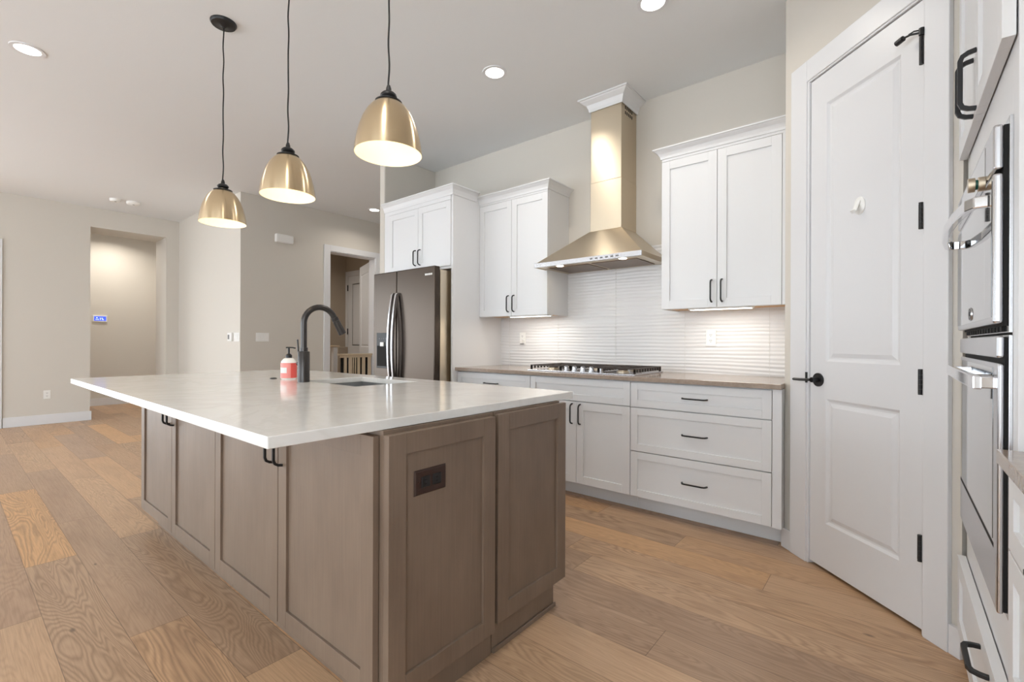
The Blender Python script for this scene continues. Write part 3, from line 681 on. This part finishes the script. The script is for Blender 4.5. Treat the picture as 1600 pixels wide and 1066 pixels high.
for i in range(5):
    kx = -1.94+i*.0725
    k = MB().lathe([(0, 0), (.024, 0), (.024, .006), (.019, .008), (.018, .028), (.016, .030), (0, .030)], (kx, 3.022, ZT+.010), 24, False).build('knob', 'steelb', t, 0, True)
    MB().box(kx-.004, kx+.004, 3.003, 3.041, ZT+.0395, ZT+.047).build('grip', 'steelb', k, .001)

# ------------------------------------------------------------------ pendants
def pendant(x, y, lab):
    t = thing('pendant_light', lab, 'pendant light', (x, y, 1.85), 'brass dome pendants over the island')
    zb = 1.85
    MB().lathe([(0, 0), (.070, 0), (.070, -.006), (.064, -.016), (.020, -.020), (.008, -.032), (0, -.032)], (x, y, H), 36, False).build('ceiling_canopy', 'black', t, 0, True)
    n = 40; pts = [(x+.002*math.sin(i*.9)*(.3 if i in (0, n) else 1), y+.0015*math.cos(i*.7), H-.03-(H-.03-2.10)*i/n) for i in range(n+1)]
    MB().tube(pts, .0036, seg=8).build('cord', 'black', t, 0, True)
    MB().lathe([(0, .262), (.006, .262), (.010, .250), (.011, .238), (.022, .234), (.030, .226), (.031, .220), (.026, .212), (.016, .208), (.016, .206), (0, .206)], (x, y, zb), 32, False).build('socket_cap', 'black', t, 0, True)
    MB().lathe([(.018, .194), (.024, .196), (.024, .207), (.016, .209)], (x, y, zb), 32, False).build('neck', 'brass', t, 0, True)
    pr = [(.1255, 0), (.1245, .012), (.1215, .035), (.116, .065), (.1075, .098), (.096, .130), (.081, .158), (.064, .180), (.048, .193), (.024, .196)]
    sh = MB().lathe(pr, (x, y, zb), 64, False).build('shade', 'brass', t, 0, True)
    MB().lathe([(.046, .194), (.050, .195), (.050, .199), (.030, .1995), (.030, .197)], (x, y, zb), 40, False).build('top_ring', 'black', sh, 0, True)
    inner = [(.1255, 0)]+[(r-.0022, h+.0005) for r, h in pr[:-1]]+[(.002, .193)]
    MB().lathe(inner, (x, y, zb), 64, False).build('shade_liner', 'liner', sh, 0, True)
    MB().lathe([(0, .066), (.014, .068), (.026, .080), (.030, .096), (.026, .114), (.015, .132), (.013, .165), (0, .165)], (x, y, zb), 24, False).build('bulb', 'bulb', t, 0, True)
    lamp('pendant_lamp', 'POINT', (x, y, zb+.052), PEND_W, WARM, t, .012)
    return t
pendant(-3.138, 1.074, 'brass dome pendant farthest left, its black ceiling canopy in view')
pendant(-2.303, 1.074, 'middle of the three brass dome pendants hanging over the island')
pendant(-1.490, 1.074, 'nearest and largest brass dome pendant, right of the other two')

# ------------------------------------------------------------------ ceiling lights, detectors
def can(x, y, lab, power=CAN_W, z=H, r=.088):
    t = thing('recessed_light', lab, 'ceiling light', (x, y, z-.006), 'recessed ceiling lights')
    MB().lathe([(r*.72, .0055), (r*.74, 0), (r*.98, -.0), (r, .0058)], (x, y, z-.006), 40, False).build('trim_ring', 'trim', t, 0, True)
    MB().lathe([(0, 0), (r*.73, 0), (r*.73, .003), (0, .003)], (x, y, z-.0045), 40, False).build('lens', 'lens', t, 0, True)
    lamp('can_lamp', 'AREA', (x, y, z-.008), power, SOFT, t, .12, spread=2.6)
can(-4.431, .356, 'lit recessed ceiling light at the upper left, over the open floor')
can(-1.062, 2.536, 'lit recessed ceiling light at the top edge, in front of the right wall cabinet')
can(-1.06, .40, 'unseen recessed light added above the camera to brighten the aisle', CAN_W)  # added fill lamp out of view, lifts the dark base cabinets
can(-2.21, 2.491, 'lit recessed ceiling light between the nearest pendant and the range hood')
can(-5.872, 3.993, 'lit recessed ceiling light in front of the hall doorway, beside the refrigerator surround')
can(-7.7, 3.6, 'unseen recessed light added to brighten the stair hall behind the doorway', CAN_W*3)  # added lamp, never in view, lifts the dark doorway interior
can(-10.2, 1.85, 'recessed ceiling light in the hall beyond the left opening', CAN_W*3)
for (x, y, r, lab) in ((-8.177, 1.488, .062, 'smaller white ceiling disc, left of the pair near the hall opening'), (-8.17, 1.68, .078, 'larger white smoke detector, right of the pair near the hall opening')):
    t = thing('smoke_detector', lab, 'smoke detector', (x, y, H-.04), 'ceiling detectors near the hall opening')
    MB().lathe([(0, 0), (r*.8, .002), (r*.95, .012), (r, .03), (r, .0395), (0, .0395)], (x, y, H-.04), 32, False).build('housing', 'plastic', t, 0, True)
    MB().lathe([(0, 0), (.012, 0), (.012, .003), (0, .003)], (x+.02, y, H-.0415), 16, False).build('test_button', 'grey', t, 0, True)

# ------------------------------------------------------------------ wall devices
f = f_posX(-10.8)
t = thing('security_keypad', 'small white wall keypad with glowing blue screen inside the hall opening', 'keypad', f(1.763, 0, 1.477))
MB(f).box(1.665, 1.861, 0, .022, 1.47, 1.585).build('housing', 'plastic', t, .006)
s = MB(f).box(1.683, 1.843, .0205, .0228, 1.489, 1.565).build('screen', 'screen', t, .001)
b = MB(f)
for u, z, wd in ((1.72, 1.541, .02), (1.765, 1.533, .012), (1.79, 1.533, .018), (1.71, 1.512, .012), (1.735, 1.512, .018), (1.765, 1.512, .012), (1.80, 1.512, .022)): b.box(u-wd/2, u+wd/2, .0226, .0236, z-.006, z+.006)
b.build('display_marks', 'glyph', s, 0)
f = f_posX(-6.5)
t = thing('door_chime', 'white plastic door chime box high on the beige wall left of the hall doorway', 'door chime', f(2.966, 0, 2.46))
MB(f).box(2.85, 3.095, 0, .055, 2.482, 2.60).build('cover', 'plastic', t, .02, seg=4)
MB(f).box(2.86, 3.085, 0, .01, 2.487, 2.595).build('back_plate', 'plastic', t, .004)
t = thing('light_switch', 'white three-gang rocker switch plate on the beige wall left of the hall doorway', 'light switch', f(2.70, 0, 1.13))
MB(f).box(2.618, 2.785, 0, .006, 1.137, 1.252).build('plate', 'plastic', t, .003)
for k in range(3): MB(f).box(2.638+k*.046, 2.671+k*.046, .005, .010, 1.162, 1.227).build('rocker', 'plastic', t, .002)
f = f_negY(2.43)
t = thing('light_switch', 'white switch plate at the outer wall corner, right of the small thermostat', 'light switch', f(-6.6, 0, 1.14))
MB(f).box(-6.69, -6.52, 0, .006, 1.135, 1.25).build('plate', 'plastic', t, .003)
for k in range(2): MB(f).box(-6.667+k*.07, -6.625+k*.07, .005, .010, 1.16, 1.225).build('rocker', 'plastic', t, .002)
t = thing('thermostat', 'slim white thermostat with grey display beside the corner switch plate', 'thermostat', f(-6.80, 0, 1.14))
MB(f).box(-6.86, -6.725, 0, .025, 1.14, 1.25).build('housing', 'plastic', t, .004)
MB(f).box(-6.845, -6.79, .0245, .0258, 1.165, 1.225).build('display', 'grey', t, .001)
f = f_posX(-8.7)
t = thing('wall_hook', 'small metal hook on the tan stair hall wall behind the doorway', 'hook', f(4.55, 0, 1.15))
MB(f).box(4.53, 4.57, 0, .006, 1.15, 1.22).build('plate', 'steel', t, .002); MB(f).tube([(4.55, .005, 1.21), (4.55, .04, 1.20), (4.55, .05, 1.225)], .007, seg=8).build('prong', 'steel', t, 0, True)

# ------------------------------------------------------------------ oven wall
OX = .200                                    # face-frame plane
f = f_negX(OX)
t = thing('oven_cabinet', 'tall white oven cabinet at the right edge with doors above and a drawer below', 'cabinet', (.5, 1.88, 0))
b = MB(); b.box(OX, .829, 1.436, 1.50, .1, 2.5); b.box(OX, .829, 2.262, 2.327, .1, 2.5); b.box(OX, .829, 1.50, 2.262, 1.64, 2.5); b.box(OX, .829, 1.50, 2.262, .1, .52); b.box(.80, .829, 1.50, 2.262, .52, 1.64)
b.build('carcass', 'cab', t, .001)
MB().box(OX+.06, .829, 1.44, 2.325, 0, .1).build('toe_kick', 'cab', t, .001)
for u0, u1, hu in ((1.444, 1.879, 1.849), (1.882, 2.318, 1.914)):
    d = shaker(f, u0, u1, 1.797, 2.48, 'door', 'cab', t, .057, .022, .009, .003); pull(f, hu, 1.888, d, True, .165, .025, .034, .006)
d = shaker(f, 1.444, 2.318, .118, .383, 'drawer_front', 'cab', t, .057, .022, .009, .003); pull(f, 1.655, .345, d, False, .15, .025, .034, .006)
# microwave oven (upper)
t = thing('built_in_microwave', 'stainless built-in microwave oven above the wall oven, with bowed handle and one knob', 'microwave', (.4, 1.88, 1.155))
MB().box(.2015, .62, 1.505, 2.257, 1.158, 1.636).build('body', 'dark', t, .002)
f = f_negX(.199)
MB(f).box(1.49, 2.27, -.001, .0055, 1.165, 1.645).build('trim_frame', 'steelb', t, .001)
MB(f).box(1.503, 2.257, .0058, .0128, 1.18, 1.63).build('door_seal', 'dark', t, 0)
cp = MB(f).box(1.50, 2.26, .013, .030, 1.532, 1.633).build('control_panel', 'steelb', t, .006, seg=3)
MB(f).box(1.62, 2.2, .0295, .0306, 1.545, 1.62).build('display_glass', 'glass', cp, .001)
k = MB(f).cyl((1.62, .030, 1.5325), (1.62, .043, 1.5325), .0174, seg=28).build('knob', 'steel', t, .0008, True)
MB(f).cyl((1.62, .043, 1.5325), (1.62, .048, 1.5325), .012, seg=20).build('knob_ring', 'green', k, 0, True)
MB(f).cyl((1.62, .048, 1.5325), (1.62, .061, 1.5325), .0174, seg=28).build('knob_cap', 'steel', k, .0008, True)
md = MB(f).box(1.50, 2.26, .013, .030, 1.185, 1.524).build('door', 'steelb', t, .006, seg=3)
MB(f).box(1.51, 2.25, .0295, .0312, 1.20, 1.51).build('glass_panel', 'glass', md, .001)
MB(f).box(1.60, 2.17, .0311, .0316, 1.255, 1.43).build('window', 'dark', md, 0) if False else None
pts = [(1.56, .03, 1.475), (1.56, .052, 1.475), (1.585, .062, 1.475), (1.72, .076, 1.475), (1.88, .081, 1.475), (2.04, .076, 1.475), (2.175, .062, 1.475), (2.20, .052, 1.475), (2.20, .03, 1.475)]
MB(f).tube(pts, .014, .008, up=(0, 0, 1), square=True).build('handle', 'chrome', md, .003)
bd = MB(f).lathe([(0, 0), (.019, 0), (.019, .002), (.016, .003), (0, .003)], (1.88, .0312, 1.225), 32, False, (0, 1, 0)).build('badge', 'steelb', md, 0, True)
MB(f).lathe([(.0150, 0), (.0165, 0), (.0165, .0008), (.0150, .0008)], (1.88, .0340, 1.225), 32, False, (0, 1, 0)).build('badge_ring', 'black', bd, 0)
text_mesh('GE', lambda u, o, z: f(3.76-u, o, z), 1.88, .0345, 1.225, .020, .0004, 'badge_letters', 'black', bd)
for i in range(14): MB(f).box(1.53+i*.05, 1.56+i*.05, .0056, .012, 1.168, 1.180).build('vent_slot', 'dark', t, .001)
# lower oven
t = thing('built_in_oven', 'stainless wall oven with straight bar handle below the microwave', 'oven', (.4, 1.88, .525))
MB().box(.2015, .80, 1.505, 2.257, .525, 1.154).build('body', 'dark', t, .002)
f = f_negX(.199)
MB(f).box(1.49, 2.27, -.001, .0055, .53, 1.16).build('trim_frame', 'steelb', t, .001)
MB(f).box(1.50, 2.26, .011, .024, 1.108, 1.158).build('control_panel', 'steelb', t, .005, seg=3)
MB(f).box(1.503, 2.257, .0058, .0108, .54, 1.155).build('door_seal', 'dark', t, 0)
od = MB(f).box(1.50, 2.26, .011, .022, .535, 1.096).build('door', 'steelb', t, .005, seg=3)
MB(f).box(1.56, 2.245, .0215, .0228, .685, 1.085).build('glass_panel', 'glass', od, .0012)
MB(f).box(1.512, 2.248, .0212, .0225, .545, .665).build('lower_panel', 'steelb', od, .001)
MB(f).box(1.545, 2.25, .0216, .0221, .668, .679).build('seal_line', 'dark', od, 0)
b = MB(f); b.tube([(1.525, .052, 1.05), (1.60, .053, 1.05), (1.88, .054, 1.05), (2.16, .053, 1.05), (2.235, .052, 1.05)], .016, .008, square=True)
for u in (1.545, 2.215): b.box(u-.014, u+.014, .02, .048, 1.036, 1.064)
b.build('handle', 'chrome', od, .003)
# right-hand base run
t = thing('base_cabinet', 'white base cabinet at the right edge, nearest the camera beside the oven cabinet', 'cabinet', (.5, .9, 0))
MB().box(.208, .829, .3, 1.434, .1, .884).build('carcass', 'cab', t, .001)
MB().box(.27, .829, .3, 1.434, 0, .1).build('toe_kick', 'cab', t, .001)
f = f_negX(.207)
for z0, z1, hz in ((.709, .876, .795), (.415, .703, .615), (.115, .409, .30)):
    d = shaker(f, .53, 1.43, z0, z1, 'drawer_front', 'cab', t, .05, .021); pull(f, .985, hz, d, False, .15)
MB(f).box(.302, .527, 0, .02, .115, .876).build('filler_strip', 'cab', t, .001)
tag(MB().box(.168, .829, .28, 1.4345, .885, ZT).build('countertop', 'rcounter', None, .002), 'taupe quartz worktop end at the right edge, beside the wall oven', 'countertop')
